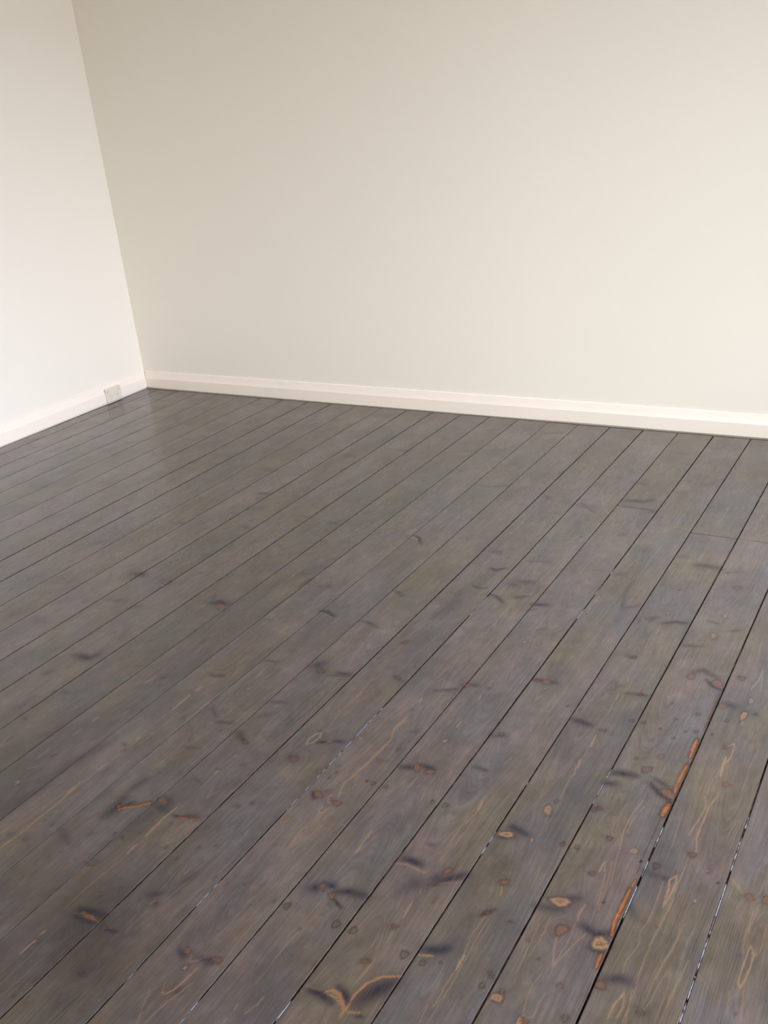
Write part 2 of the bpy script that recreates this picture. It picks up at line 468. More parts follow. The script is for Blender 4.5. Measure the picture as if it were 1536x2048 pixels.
  (0.6,1812.2,-1093.2,21.8,5.7,2.4,-8.6),
  (0.7,1323.2,-1037.9,7.5,5.9,2.3,-7),
  (0.5,1462.1,-1164.2,10.2,7.2,3.2,-8.6),
  (0.2,1866.1,-25.1,52.5,5.4,13,-10.3),
  (1,3396.7,-571.3,7,1.1,2.2,-5.5),
  (0.5,2740,-283.8,8.5,2.8,2.4,-8.3)],
 'rust': [(0.8,3140.3,-1915.4,15.3,3,3.6,-8.4)],
 'white': [(1,2909.3,-2604,1.3,1.1,0.6,-1.6),
  (1,1520.7,-1569.8,5.6,2.4,1.9,-2.6),
  (1,1699.4,-2312.9,3,3,1.2,-2.5),
  (0.7,1704.5,-1891,4.1,3.3,1.5,-3.4),
  (0.6,2344,-1528.5,3.1,2.4,1.1,-3.9),
  (0.5,2341.7,-1635.7,3,2.8,1.1,-4.3),
  (0.4,2337.4,-1843.7,2.5,3.2,1,-4.4)],
 'darkzone': [(0.75,2711,-3033.5,16.6,160.1,149.8,-48.1),  # broad soft darker zones across the near-left boards
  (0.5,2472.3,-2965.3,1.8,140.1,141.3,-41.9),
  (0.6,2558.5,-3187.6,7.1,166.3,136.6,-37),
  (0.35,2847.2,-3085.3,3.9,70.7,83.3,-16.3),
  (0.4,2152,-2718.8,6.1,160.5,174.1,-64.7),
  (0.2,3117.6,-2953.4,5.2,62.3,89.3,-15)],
}
STR = {
 'navy': [(0.6,7.2,(3459,-2552,3476,-2547)),
  (0.6,8.5,(3414,-2593,3439,-2590,3459,-2585)),
  (0.9,7.8,(3506,-2604,3529,-2610,3550,-2600)),
  (0.6,4.2,(3526,-2643,3548,-2646)),
  (0.7,8.9,(3576,-2694,3594,-2682,3608,-2682)),
  (0.45,8.4,(3559,-2516,3577,-2546)),
  (0.4,8.2,(3561,-2430,3581,-2435,3605,-2433)),
  (0.5,3.7,(3635,-2722,3641,-2724)),
  (0.8,5.8,(3516,-1761,3533,-1781,3558,-1790)),
  (0.5,9.0,(3513,-1731,3540,-1743)),
  (0.6,8.2,(3482,-1735,3498,-1720,3518,-1736)),
  (0.6,9.7,(3580,-1840,3597,-1847)),
  (0.8,6.5,(3502,-2186,3526,-2210,3553,-2223)),
  (0.6,6.8,(3503,-2168,3531,-2179,3548,-2189)),
  (1.0,9.4,(3419,-2184,3439,-2179,3467,-2175)),
  (0.7,8.5,(3417,-2224,3436,-2215)),
  (1.0,7.8,(3292,-2425,3308,-2428,3328,-2434)),
  (0.6,8.0,(3175,-1909,3189,-1911)),
  (0.8,7.9,(3278,-2036,3304,-2039,3321,-2042)),
  (0.6,6.3,(3358,-1888,3385,-1881,3404,-1880)),
  (0.5,7.6,(3308,-1727,3325,-1728)),
  (0.6,13.3,(2568,-2073,2580,-2059)),
  (0.7,7.6,(2649,-2083,2680,-2075)),
  (0.5,5.4,(2794,-2037,2822,-2050,2834,-2045)),
  (0.8,5.2,(2768,-2352,2784,-2341)),
  (0.7,6.1,(2801,-2331,2821,-2326)),
  (0.3,7.8,(2733,-2418,2755,-2415)),
  (0.8,5.3,(2857,-2503,2872,-2519)),
  (0.5,6.7,(2880,-2492,2889,-2485)),
  (0.6,5.9,(2925,-2055,2969,-2030)),
  (0.6,6.8,(2994,-1996,3013,-1996)),
  (0.9,7.9,(2995,-2349,3017,-2342)),
  (0.9,8.2,(3030,-2327,3061,-2330)),
  (0.5,5.4,(3141,-2285,3165,-2284)),
  (0.5,5.6,(3132,-2168,3160,-2156)),
  (0.5,4.9,(2562,-2259,2600,-2247)),
  (0.4,5.2,(2428,-2103,2471,-2099)),
  (0.4,8.7,(2579,-2317,2591,-2305)),
  (0.4,4.5,(2950,-2229,2964,-2222)),
  (0.4,4.3,(3159,-2537,3170,-2537)),
  (0.3,5.1,(2935,-2350,2951,-2346)),
  (0.75,12.7,(1889,-2292,1941,-2290,1950,-2267)),
  (0.5,7.7,(1883,-2397,1894,-2383)),
  (0.5,7.1,(2002,-2444,2021,-2444)),
  (0.5,5.0,(2331,-2222,2346,-2220)),
  (0.5,6.6,(2439,-2342,2473,-2366)),
  (0.4,5.2,(2487,-2383,2530,-2372)),
  (0.8,12.7,(2478,-2696,2485,-2728,2484,-2752)),
  (0.5,10.0,(2474,-2623,2472,-2680)),
  (0.7,7.1,(2494,-2712,2509,-2697)),
  (0.6,11.1,(2560,-2682,2596,-2684)),
  (0.5,6.5,(2565,-2650,2591,-2663)),
  (0.7,3.7,(2621,-2690,2638,-2688)),
  (0.6,6.0,(2646,-2681,2672,-2673)),
  (0.5,8.8,(2564,-2394,2596,-2416)),
  (0.4,4.8,(2477,-2495,2519,-2484)),
  (0.4,3.3,(2582,-2575,2608,-2582)),
  (0.35,13.7,(2557,-2824,2567,-2731,2573,-2659)),
  (0.4,13.8,(2263,-2857,2269,-2745,2271,-2646,2284,-2578)),
  (0.45,9.1,(2431,-2832,2469,-2848)),
  (0.5,4.7,(2326,-2886,2334,-2888)),
  (0.9,7.2,(2634,-2970,2665,-2965,2689,-2962)),
  (0.7,3.9,(2635,-2988,2653,-2988,2687,-2985)),
  (0.7,4.3,(2722,-2986,2742,-2981)),
  (0.6,8.0,(2736,-2885,2751,-2873)),
  (0.7,5.6,(2880,-2961,2896,-2969)),
  (0.8,6.5,(2929,-2958,2952,-2954,2944,-2962)),
  (0.5,7.1,(2933,-3032,2941,-3025)),
  (0.3,16.3,(2586,-3119,2593,-3048,2592,-2994,2588,-2926,2577,-2815,2593,-2753)),
  (0.5,5.5,(2560,-2864,2573,-2863)),
  (0.6,7.0,(2751,-3079,2759,-3075)),
  (0.3,9.9,(2745,-3074,2773,-3052)),
  (0.4,11.2,(2767,-2833,2776,-2809)),
  (0.4,9.2,(2436,-2836,2461,-2841)),
  (0.95,7.8,(3143,-2926,3167,-2926,3187,-2931)),
  (0.85,7.2,(3183,-2900,3204,-2911,3216,-2920)),
  (1.0,13.0,(3228,-2907,3243,-2878,3261,-2854)),
  (0.7,3.1,(3239,-2936,3249,-2931)),
  (0.9,10.3,(3016,-2735,3022,-2728)),
  (0.9,8.3,(3032,-2714,3052,-2714)),
  (0.75,8.3,(3061,-2723,3085,-2712,3116,-2709)),
  (0.8,3.2,(3065,-2740,3091,-2752)),
  (1.0,8.4,(3137,-2593,3155,-2592,3174,-2593)),
  (0.6,9.1,(3211,-2621,3224,-2605)),
  (0.9,9.2,(3222,-2621,3241,-2603,3264,-2580)),
  (0.4,16.7,(3174,-2652,3201,-2635)),
  (1.0,9.2,(3276,-2769,3295,-2762,3312,-2750)),
  (0.6,4.4,(3333,-2658,3349,-2635)),
  (0.5,4.6,(3274,-2464,3294,-2460)),
  (0.8,13.7,(1683,-1831,1715,-1829)),
  (0.4,5.6,(1838,-1831,1845,-1833)),
  (0.5,10.4,(1840,-2016,1857,-2001)),
  (0.35,8.8,(1721,-2005,1790,-1992)),
  (0.4,19.0,(1606,-2193,1618,-2188)),
  (0.4,13.8,(1358,-1699,1369,-1673)),
  (0.9,11.8,(2071,-1898,2085,-1884,2118,-1889)),
  (0.5,4.3,(2097,-1917,2115,-1927)),
  (0.5,5.6,(2263,-1709,2272,-1652)),
  (0.9,6.6,(2417,-1818,2436,-1813,2472,-1830)),
  (0.6,4.6,(2553,-1826,2581,-1823,2630,-1842)),
  (0.9,5.1,(2430,-1260,2448,-1267,2479,-1308)),
  (0.8,6.2,(2770,-1393,2794,-1400,2814,-1377)),
  (0.4,7.4,(2725,-1286,2754,-1272)),
  (0.6,5.6,(2775,-1519,2799,-1527,2813,-1514)),
  (0.4,10.4,(2866,-1468,2890,-1468)),
  (0.5,12.4,(2891,-1442,2926,-1438)),
  (0.6,6.8,(2918,-1541,2949,-1521)),
  (0.7,5.9,(2842,-1549,2864,-1553,2896,-1581)),
  (0.8,8.7,(2981,-1561,3018,-1550)),
  (0.5,4.1,(2981,-1599,3000,-1581)),
  (0.4,5.7,(3048,-1689,3066,-1671)),
  (0.4,6.1,(2864,-1309,2922,-1288)),
  (0.25,12.5,(2749,-1731,2763,-1679,2757,-1551)),
  (0.5,7.6,(3307,-1523,3323,-1509)),
  (0.7,6.4,(3347,-1533,3375,-1515,3401,-1512)),
  (0.35,6.0,(3203,-1319,3200,-1370,3205,-1432,3219,-1489)),
  (0.45,7.7,(3222,-1496,3256,-1460)),
  (0.5,6.5,(3066,-1034,3083,-1023)),
  (0.5,7.2,(3137,-1304,3160,-1291)),
  (0.5,9.9,(3341,-1164,3374,-1161,3414,-1164)),
  (0.4,5.5,(3426,-1186,3481,-1162)),
  (0.4,4.5,(3453,-1481,3480,-1485)),
  (0.35,14.8,(2917,-845,2848,-845)),
  (0.4,5.5,(3515,-1513,3540,-1496)),
  (0.4,8.6,(3282,-1122,3304,-1119)),
  (0.5,5.5,(3425,-1626,3466,-1613)),
  (0.4,5.2,(3013,-814,3098,-809)),
  (0.6,9.5,(1651,-1109,1692,-1102)),
  (0.3,12.0,(1472,-878,1540,-881)),
  (0.3,12.9,(1749,-635,1795,-637)),
  (0.3,13.5,(1127,-910,1144,-889)),
  (0.45,5.8,(2431,-778,2487,-777,2547,-750)),
  (0.4,10.8,(1937,-517,1987,-519)),
  (0.3,4.9,(2094,-842,2091,-856)),
  (0.35,4.6,(2695,-773,2738,-820)),
  (0.25,8.1,(2404,-176,2539,-132)),
  (0.4,10.2,(2206,-177,2239,-160)),
  (0.2,16.5,(2472,-443,2449,-637)),
  (0.7,8.6,(2997,-750,3058,-747,3085,-721)),
  (0.4,7.2,(2981,-582,3022,-595)),
  (0.6,6.4,(3101,-819,3117,-814)),
  (0.5,5.0,(2857,-818,2931,-886)),
  (0.4,9.6,(3036,-245,3065,-244)),
  (0.2,15.3,(3215,-535,3265,-470)),
  (0.3,8.0,(3140,-632,3173,-628))],
 'tan': [(0.8,1.4,(3472,-2645,3476,-2667,3489,-2708)),
  (0.6,0.9,(3489,-2708,3495,-2681,3508,-2636,3516,-2616)),
  (0.8,2.5,(3488,-2469,3488,-2452,3490,-2440)),
  (0.6,1.2,(3490,-2440,3497,-2465)),
  (0.6,1.2,(3635,-2344,3629,-2312,3628,-2282)),
  (0.9,2.0,(3618,-2419,3610,-2435,3614,-2456,3617,-2503)),
  (0.9,2.0,(3618,-2419,3623,-2438,3621,-2463,3617,-2503)),
  (0.35,4.1,(3733,-2411,3713,-2387)),
  (0.85,1.7,(3770,-2524,3768,-2550,3767,-2587,3767,-2607,3772,-2615,3776,-2597,3778,-2567,3778,-2538,3770,-2524)),
  (0.9,1.6,(3610,-2705,3603,-2734,3602,-2762)),
  (0.8,1.3,(3611,-2706,3617,-2731,3614,-2756)),
  (0.9,2.3,(3610,-2705,3608,-2718)),
  (0.5,0.8,(3480,-2815,3473,-2780,3473,-2752,3478,-2727)),
  (0.5,0.9,(3480,-2815,3491,-2816,3497,-2807,3495,-2784,3497,-2761)),
  (0.5,0.9,(3600,-2444,3603,-2483,3603,-2542,3597,-2573,3603,-2602,3595,-2641,3596,-2670)),
  (0.5,0.8,(3628,-2381,3625,-2441,3626,-2510,3621,-2574,3620,-2621,3621,-2661,3625,-2692,3625,-2760)),
  (0.5,0.8,(3625,-2441,3629,-2488,3625,-2540,3619,-2598)),
  (0.5,0.8,(3620,-2694,3625,-2727,3629,-2758)),
  (0.5,0.9,(3499,-2468,3505,-2498,3511,-2548)),
  (0.5,0.9,(3501,-2434,3512,-2494,3517,-2557)),
  (0.5,0.9,(3502,-2395,3508,-2436,3517,-2492)),
  (0.5,0.9,(3495,-2343,3502,-2395)),
  (0.5,0.8,(3766,-2436,3762,-2475,3760,-2516)),
  (0.5,0.8,(3785,-2464,3787,-2518,3785,-2534)),
  (0.5,0.7,(3759,-2627,3764,-2672)),
  (0.5,0.7,(3778,-2617,3786,-2678)),
  (0.5,0.9,(3433,-2631,3437,-2686,3438,-2747)),
  (0.5,0.9,(3446,-2608,3449,-2648,3445,-2705)),
  (0.5,0.8,(3686,-2597,3682,-2643,3678,-2701)),
  (0.5,0.8,(3759,-2443,3758,-2508,3761,-2546)),
  (0.5,0.9,(3491,-2604,3493,-2651,3488,-2707)),
  (0.5,0.8,(3661,-2523,3656,-2588,3649,-2622,3648,-2659)),
  (0.5,3.0,(3492,-2556,3489,-2583,3493,-2598)),
  (0.5,3.6,(3775,-2539,3783,-2539)),
  (0.6,2.3,(3627,-1668,3627,-1715,3617,-1765)),
  (0.5,1.5,(3630,-1675,3640,-1764)),
  (0.6,2.1,(3626,-1891,3629,-1914)),
  (0.8,2.0,(3616,-2002,3627,-1985,3632,-2001,3631,-2039,3622,-2074,3626,-2108)),
  (0.9,3.7,(3622,-2037,3623,-2073,3626,-2105)),
  (0.7,1.6,(3613,-2182,3622,-2211,3618,-2256,3611,-2305)),
  (0.8,1.9,(3636,-2166,3628,-2203,3627,-2252,3626,-2299,3633,-2335)),
  (0.5,1.0,(3616,-2181,3613,-2137,3621,-2086)),
  (0.4,1.5,(3496,-2092,3493,-2118,3502,-2175)),
  (0.3,1.2,(3480,-2196,3492,-2202,3499,-2188,3497,-2171)),
  (0.8,2.6,(3341,-2439,3343,-2448)),
  (0.5,1.7,(3342,-1895,3342,-1925)),
  (0.5,2.2,(3339,-1752,3339,-1785)),
  (0.4,2.0,(3340,-1817,3343,-1840)),
  (0.8,2.3,(3345,-2073,3348,-2118)),
  (0.8,2.6,(3343,-2168,3347,-2201)),
  (0.6,2.1,(3343,-2236,3348,-2219,3341,-2191)),
  (0.4,1.1,(3343,-2236,3347,-2272,3349,-2306)),
  (0.5,1.0,(3345,-2073,3346,-2157)),
  (0.5,1.3,(3202,-1954,3203,-1991,3205,-2012)),
  (0.4,0.8,(3202,-1954,3213,-2001)),
  (0.4,1.0,(3481,-2370,3474,-2342,3477,-2265)),
  (0.6,1.3,(3504,-2394,3495,-2343,3496,-2295,3504,-2242)),
  (0.5,1.0,(3503,-2349,3502,-2314,3510,-2262)),
  (0.5,2.0,(3202,-2103,3205,-2119)),
  (0.3,0.9,(3470,-2026,3480,-2099)),
  (0.4,0.8,(3679,-1987,3674,-2063,3675,-2132)),
  (0.3,0.8,(3584,-2261,3592,-2354)),
  (0.4,1.0,(3346,-2368,3351,-2429)),
  (0.4,1.2,(3344,-1968,3343,-1990)),
  (0.8,3.3,(2747,-2370,2740,-2347,2748,-2322,2755,-2316,2761,-2334,2757,-2357,2747,-2370)),
  (0.7,1.5,(2920,-2513,2906,-2518,2898,-2502,2901,-2494)),
  (0.8,2.6,(2919,-2530,2914,-2549,2908,-2555,2902,-2544,2902,-2532)),
  (0.7,5.6,(2913,-2183,2912,-2202,2907,-2233)),
  (0.6,3.4,(2907,-2233,2922,-2275,2918,-2351,2911,-2411,2905,-2451,2916,-2488)),
  (0.5,1.9,(2920,-2262,2916,-2332,2913,-2385)),
  (0.6,4.2,(2907,-2095,2911,-2120)),
  (0.45,2.1,(2758,-2060,2748,-2077,2752,-2124,2752,-2187,2755,-2276)),
  (0.7,2.7,(3037,-2029,3041,-2051)),
  (0.9,2.8,(3041,-2147,3040,-2172)),
  (0.8,3.6,(3205,-2379,3209,-2408)),
  (0.6,1.2,(3204,-2380,3209,-2419,3198,-2467,3200,-2529)),
  (0.7,1.6,(2910,-2664,2902,-2629,2903,-2601)),
  (0.6,1.4,(2910,-2664,2930,-2616,2936,-2581)),
  (0.7,2.0,(3039,-2551,3040,-2592,3044,-2611)),
  (0.6,1.7,(3043,-2365,3041,-2429)),
  (0.35,1.8,(2917,-1983,2910,-1882)),
  (0.3,1.6,(2904,-1996,2904,-1920)),
  (0.5,1.7,(2620,-2348,2617,-2393)),
  (0.3,1.1,(2878,-2328,2882,-2392)),
  (0.35,0.9,(3213,-2428,3211,-2529)),
  (0.35,1.3,(3049,-2274,3048,-2313)),
  (0.5,3.3,(1895,-2559,1897,-2517,1892,-2485)),
  (0.7,4.5,(2192,-2284,2190,-2323)),
  (0.8,4.8,(2346,-2272,2345,-2297)),
  (0.9,4.6,(2344,-2318,2344,-2354,2345,-2390)),
  (0.5,1.9,(2345,-2390,2343,-2467,2346,-2516)),
  (0.8,5.0,(2349,-2508,2349,-2522)),
  (0.8,4.4,(2349,-2622,2347,-2647)),
  (0.5,2.3,(2350,-2578,2353,-2624)),
  (0.5,2.3,(2347,-2647,2350,-2684,2341,-2701)),
  (0.7,2.9,(2340,-2695,2349,-2728,2349,-2777,2349,-2824,2351,-2858)),
  (0.6,5.2,(2343,-2713,2343,-2737)),
  (0.7,2.2,(2351,-2860,2349,-2892,2347,-2925)),
  (0.6,4.6,(2185,-2488,2187,-2510)),
  (0.6,3.4,(2184,-2549,2184,-2571)),
  (0.4,2.0,(2175,-2611,2170,-2684)),
  (0.8,3.4,(2611,-2668,2608,-2702,2609,-2735,2611,-2767)),
  (0.7,2.9,(2611,-2791,2610,-2810)),
  (0.8,3.6,(2613,-2529,2614,-2545)),
  (0.6,2.9,(2618,-2468,2616,-2479)),
  (0.5,2.9,(2347,-2099,2345,-2155,2339,-2184)),
  (0.3,2.9,(2428,-2147,2425,-2226,2410,-2290,2416,-2486)),
  (0.4,2.8,(2183,-2715,2196,-2699)),
  (0.3,2.6,(2049,-2338,2041,-2367)),
  (0.6,1.7,(2756,-2903,2751,-2896,2756,-2892)),
  (0.5,1.7,(2903,-2958,2910,-2963,2913,-2973,2924,-2966,2932,-2952)),
  (0.8,2.2,(2911,-3040,2919,-3045,2928,-3031,2932,-3010,2935,-2978)),
  (0.6,1.3,(2911,-3040,2906,-3030,2905,-3023)),
  (0.5,1.0,(2906,-3089,2891,-3049)),
  (0.5,2.2,(2929,-3102,2932,-3069,2940,-3036,2948,-3006)),
  (0.5,1.6,(2917,-3109,2908,-3088)),
  (0.7,2.6,(2615,-3037,2614,-3050)),
  (0.8,2.5,(2615,-3067,2615,-3098)),
  (0.8,2.9,(2610,-2751,2611,-2767)),
  (0.7,2.8,(2610,-2805,2611,-2820)),
  (0.35,1.9,(2609,-2852,2606,-2917,2607,-2987)),
  (0.6,2.2,(2761,-2797,2761,-2816)),
  (0.6,1.7,(3047,-3015,3047,-3002)),
  (0.6,2.6,(3048,-3034,3048,-3043)),
  (0.7,2.7,(2347,-2925,2346,-2899)),
  (0.3,1.0,(3011,-3038,3013,-2982,3014,-2928)),
  (0.35,1.5,(2924,-2915,2925,-2863,2924,-2801)),
  (0.3,1.0,(2970,-3061,2970,-3011)),
  (0.4,1.7,(3076,-2992,3069,-3016)),
  (0.35,1.3,(2757,-2969,2760,-2910)),
  (0.3,1.0,(2854,-2940,2853,-2898)),
  (0.35,1.4,(2739,-2687,2739,-2751)),
  (0.3,1.3,(2771,-2683,2771,-2726)),
  (0.3,1.1,(2793,-3155,2791,-3101)),
  (0.3,3.7,(3130,-2922,3161,-2918)),
  (0.5,1.5,(3048,-2752,3047,-2797)),
  (0.5,3.5,(3125,-2611,3148,-2605,3190,-2609)),
  (0.3,3.3,(3232,-2620,3264,-2601)),
  (0.5,1.9,(3206,-2755,3208,-2783)),
  (0.6,2.6,(3204,-2681,3206,-2700,3207,-2723)),
  (0.5,1.3,(3204,-2647,3209,-2663)),
  (0.55,1.9,(3208,-2823,3208,-2854,3204,-2880)),
  (0.4,1.6,(3207,-2835,3204,-2863)),
  (0.6,0.9,(3340,-2658,3337,-2709,3343,-2754)),
  (0.5,0.9,(3349,-2658,3348,-2704,3350,-2762)),
  (1.0,2.7,(3345,-2751,3344,-2765,3345,-2784)),
  (0.6,1.2,(3343,-2865,3345,-2850,3343,-2822,3344,-2788)),
  (0.5,0.9,(3343,-2865,3350,-2843,3352,-2803,3349,-2767)),
  (0.8,1.5,(3339,-2580,3346,-2601)),
  (0.7,1.9,(3038,-2556,3040,-2592,3040,-2617)),
  (0.9,3.1,(3041,-2599,3041,-2621)),
  (0.5,1.0,(3040,-2623,3036,-2684)),
  (0.6,1.6,(2910,-2664,2907,-2642,2912,-2608)),
  (0.5,1.4,(3051,-2825,3049,-2868,3049,-2894)),
  (0.4,1.0,(3049,-2894,3050,-2919,3050,-2957)),
  (0.5,2.6,(3079,-2972,3078,-2994)),
  (0.4,0.9,(3337,-2899,3334,-2865)),
  (0.35,1.1,(3198,-2489,3199,-2549)),
  (0.3,0.8,(3246,-2557,3248,-2618)),
  (0.3,0.8,(3140,-2875,3138,-2918)),
  (0.3,0.8,(3148,-2732,3146,-2809)),
  (0.3,0.8,(3371,-2685,3370,-2730)),
  (0.3,0.7,(3350,-2889,3350,-2854)),
  (0.5,3.2,(1900,-2034,1903,-2062)),
  (0.3,2.0,(2049,-2037,2047,-2073)),
  (0.7,3.3,(2052,-1914,2051,-1939)),
  (0.6,3.4,(2209,-1136,2212,-1176)),
  (0.7,4.4,(2206,-1268,2209,-1290)),
  (0.6,3.8,(2205,-1308,2201,-1358)),
  (0.8,3.5,(2349,-1444,2344,-1490)),
  (0.7,2.6,(2201,-1642,2201,-1683)),
  (0.4,2.0,(2205,-1569,2201,-1642)),
  (0.5,1.9,(2410,-1481,2402,-1568,2400,-1676)),
  (0.3,5.0,(2416,-1545,2411,-1619)),
  (0.25,7.6,(1971,-1629,1972,-1547,1965,-1378)),
  (0.4,1.4,(2327,-1733,2338,-1776)),
  (0.4,2.7,(2196,-2042,2190,-2063)),
  (0.4,3.1,(2202,-1732,2201,-1710)),
  (0.4,2.2,(2758,-1241,2769,-1295)),
  (0.5,1.7,(2920,-1556,2921,-1680,2925,-1787)),
  (0.4,1.7,(2922,-1595,2925,-1722)),
  (0.5,1.2,(3043,-1556,3040,-1713)),
  (0.5,2.4,(2621,-1090,2620,-1187)),
  (0.4,2.7,(2726,-1010,2728,-1059)),
  (0.4,1.4,(2929,-1376,2925,-1455)),
  (0.3,2.0,(2946,-1175,2944,-1214)),
  (0.4,1.3,(2907,-1829,2910,-1772)),
  (0.4,3.1,(3345,-1551,3346,-1600)),
  (0.6,1.9,(3216,-714,3210,-849,3208,-903)),
  (0.4,1.3,(3208,-903,3201,-967,3204,-1159,3207,-1222)),
  (0.4,1.4,(3343,-1300,3346,-1364)),
  (0.35,3.4,(3205,-1627,3200,-1732)),
  (0.4,1.8,(3044,-1179,3039,-1344)),
  (0.4,3.5,(3337,-807,3335,-901)),
  (0.4,1.7,(3336,-1624,3339,-1677)),
  (0.4,3.2,(3343,-1082,3342,-1137)),
  (0.4,3.2,(3052,-923,3049,-956)),
  (0.4,2.1,(3052,-1018,3050,-1049)),
  (0.3,5.9,(2353,-906,2342,-935))],
 'orange': [(0.7,2.1,(3555,-2460,3554,-2479)),
  (1.0,3.7,(3553,-2486,3552,-2528,3551,-2569,3556,-2601)),
  (1.0,3.0,(3553,-2645,3554,-2677)),
  (1.0,4.2,(3552,-2001,3553,-2036,3554,-2067)),
  (0.8,3.8,(3555,-2097,3553,-2158,3554,-2192)),
  (1.0,5.2,(3555,-2233,3552,-2248,3551,-2270)),
  (0.8,4.5,(2496,-2729,2500,-2718,2519,-2707,2544,-2681)),
  (0.6,2.9,(2632,-2692,2664,-2685,2685,-2678))],
 'rust': [(0.7,1.5,(3550,-2328,3549,-2393,3552,-2444)),
  (0.6,1.6,(3557,-2714,3558,-2756,3558,-2790)),
  (0.7,1.7,(3537,-2634,3555,-2621)),
  (0.75,3.7,(3556,-1798,3557,-1886,3557,-1962)),
  (0.7,2.7,(3554,-2079,3554,-2134)),
  (0.8,1.6,(3550,-2271,3550,-2318,3550,-2373)),
  (0.4,3.6,(3219,-930,3271,-938))],
 'red': [(0.8,4.6,(2625,-2102,2660,-2092,2690,-2082)),
  (0.6,1.6,(3214,-2928,3219,-2904,3227,-2874)),
  (0.6,2.2,(3290,-1526,3319,-1540)),
  (0.5,2.5,(3146,-1283,3167,-1276)),
  (0.5,7.5,(2979,-217,3006,-224,3023,-234))],
 'orangeflat': [(0.9,3.5,(3168,-2918,3177,-2910,3191,-2912,3211,-2929,3216,-2941)),
  (0.7,1.8,(3173,-2919,3191,-2921,3209,-2930)),
  (0.9,2.9,(3217,-2934,3215,-2902,3221,-2874,3237,-2851,3267,-2835)),
  (0.7,2.2,(3220,-2936,3240,-2927)),
  (0.7,3.2,(3215,-2941,3217,-2949)),
  (0.8,2.8,(3273,-2784,3298,-2774))],
 'white': [(0.5,2.4,(2417,-1825,2447,-1830,2477,-1842)),
  (0.4,1.5,(2751,-1749,2763,-1793,2749,-1842)),
  (0.3,2.1,(2743,-1343,2743,-1371)),
  (0.4,2.1,(3210,-1072,3207,-1168,3207,-1248,3202,-1293)),
  (0.35,1.4,(3202,-1434,3210,-1493,3202,-1519)),
  (0.4,1.8,(3338,-657,3337,-697,3337,-753,3338,-827)),
  (0.5,2.2,(3452,-671,3451,-747,3447,-791,3453,-861)),
  (0.3,3.9,(3528,-1279,3556,-1300)),
  (0.35,1.4,(3032,-567,3046,-600,3048,-624))],
}
BEADS = [(19,-2.574,-2.412,1.0),(19,-2.412,-2.17,1.0),(19,-1.681,-1.563,1.0),(19,-1.408,-1.3,0.4),(21,-1.594,-1.348,0.7),(21,-1.305,-1.242,0.3),(23,-2.294,-2.171,1.0),(24,-2.364,-2.302,1.0),(25,-2.299,-2.207,0.8),(22,-2.349,-2.284,0.3),(23,-2.542,-2.386,0.4),(24,-2.361,-2.314,1.0),(24,-2.555,-2.403,0.85),(25,-2.366,-2.253,0.7),(25,-2.609,-2.392,1.0),(25,-2.723,-2.623,1.0),(19,-3.06,-3.005,0.7),(19,-2.868,-2.686,0.35),(20,-3.077,-3.024,1.0),(20,-2.84,-2.811,0.8),(20,-2.724,-2.7,0.5),(21,-3.001,-2.946,0.8),(21,-2.648,-2.623,0.6),(22,-2.522,-2.45,0.6),(22,-2.708,-2.68,0.4)]

# ------------------------------------------------------------------ the boarded floor
SEAM = [.101,.25,.394,.537,.68,.82,.967,1.122,1.264,1.413,1.557,1.70,1.838,1.985,2.132,2.273,2.4175,2.553,2.695,2.838,
        2.982,3.124,3.268,3.414,3.561,3.703,3.848,3.992,4.136,4.28,4.424,4.568,4.712,4.856,5.0,5.144]
GAPW = [1.0,1.0,1.2,1.3,1.3,1.2,1.4,1.9,2.2,.9,1.6,2.3,1.9,2.1,1.4,1.5,.8,.9,2.7,2.6,
        1.8,3.0,2.2,2.7,3.3,3.0] + [2.5]*10
XL, XR, YN, YF = 0.0050, ROOM_X - SK - 0.003, -ROOM_Y + SK + 0.003, -0.0060
JOINT = {21: [-0.8075]}                              # board ends, by board index
for i in range(23, 37): JOINT[i] = [-0.945 - 0.0006*(i-23)]

def smooth1(x, seed, amp=1.0, octs=((0.6, 1.0), (1.7, .5), (4.3, .25))):
    r = np.random.default_rng(seed); o = np.zeros_like(x)
    for f, a in octs:
        o += a*np.sin(x*f*2*math.pi + r.uniform(0, 6.28)) * np.cos(x*f*1.7 + r.uniform(0, 6.28))
    return amp*o

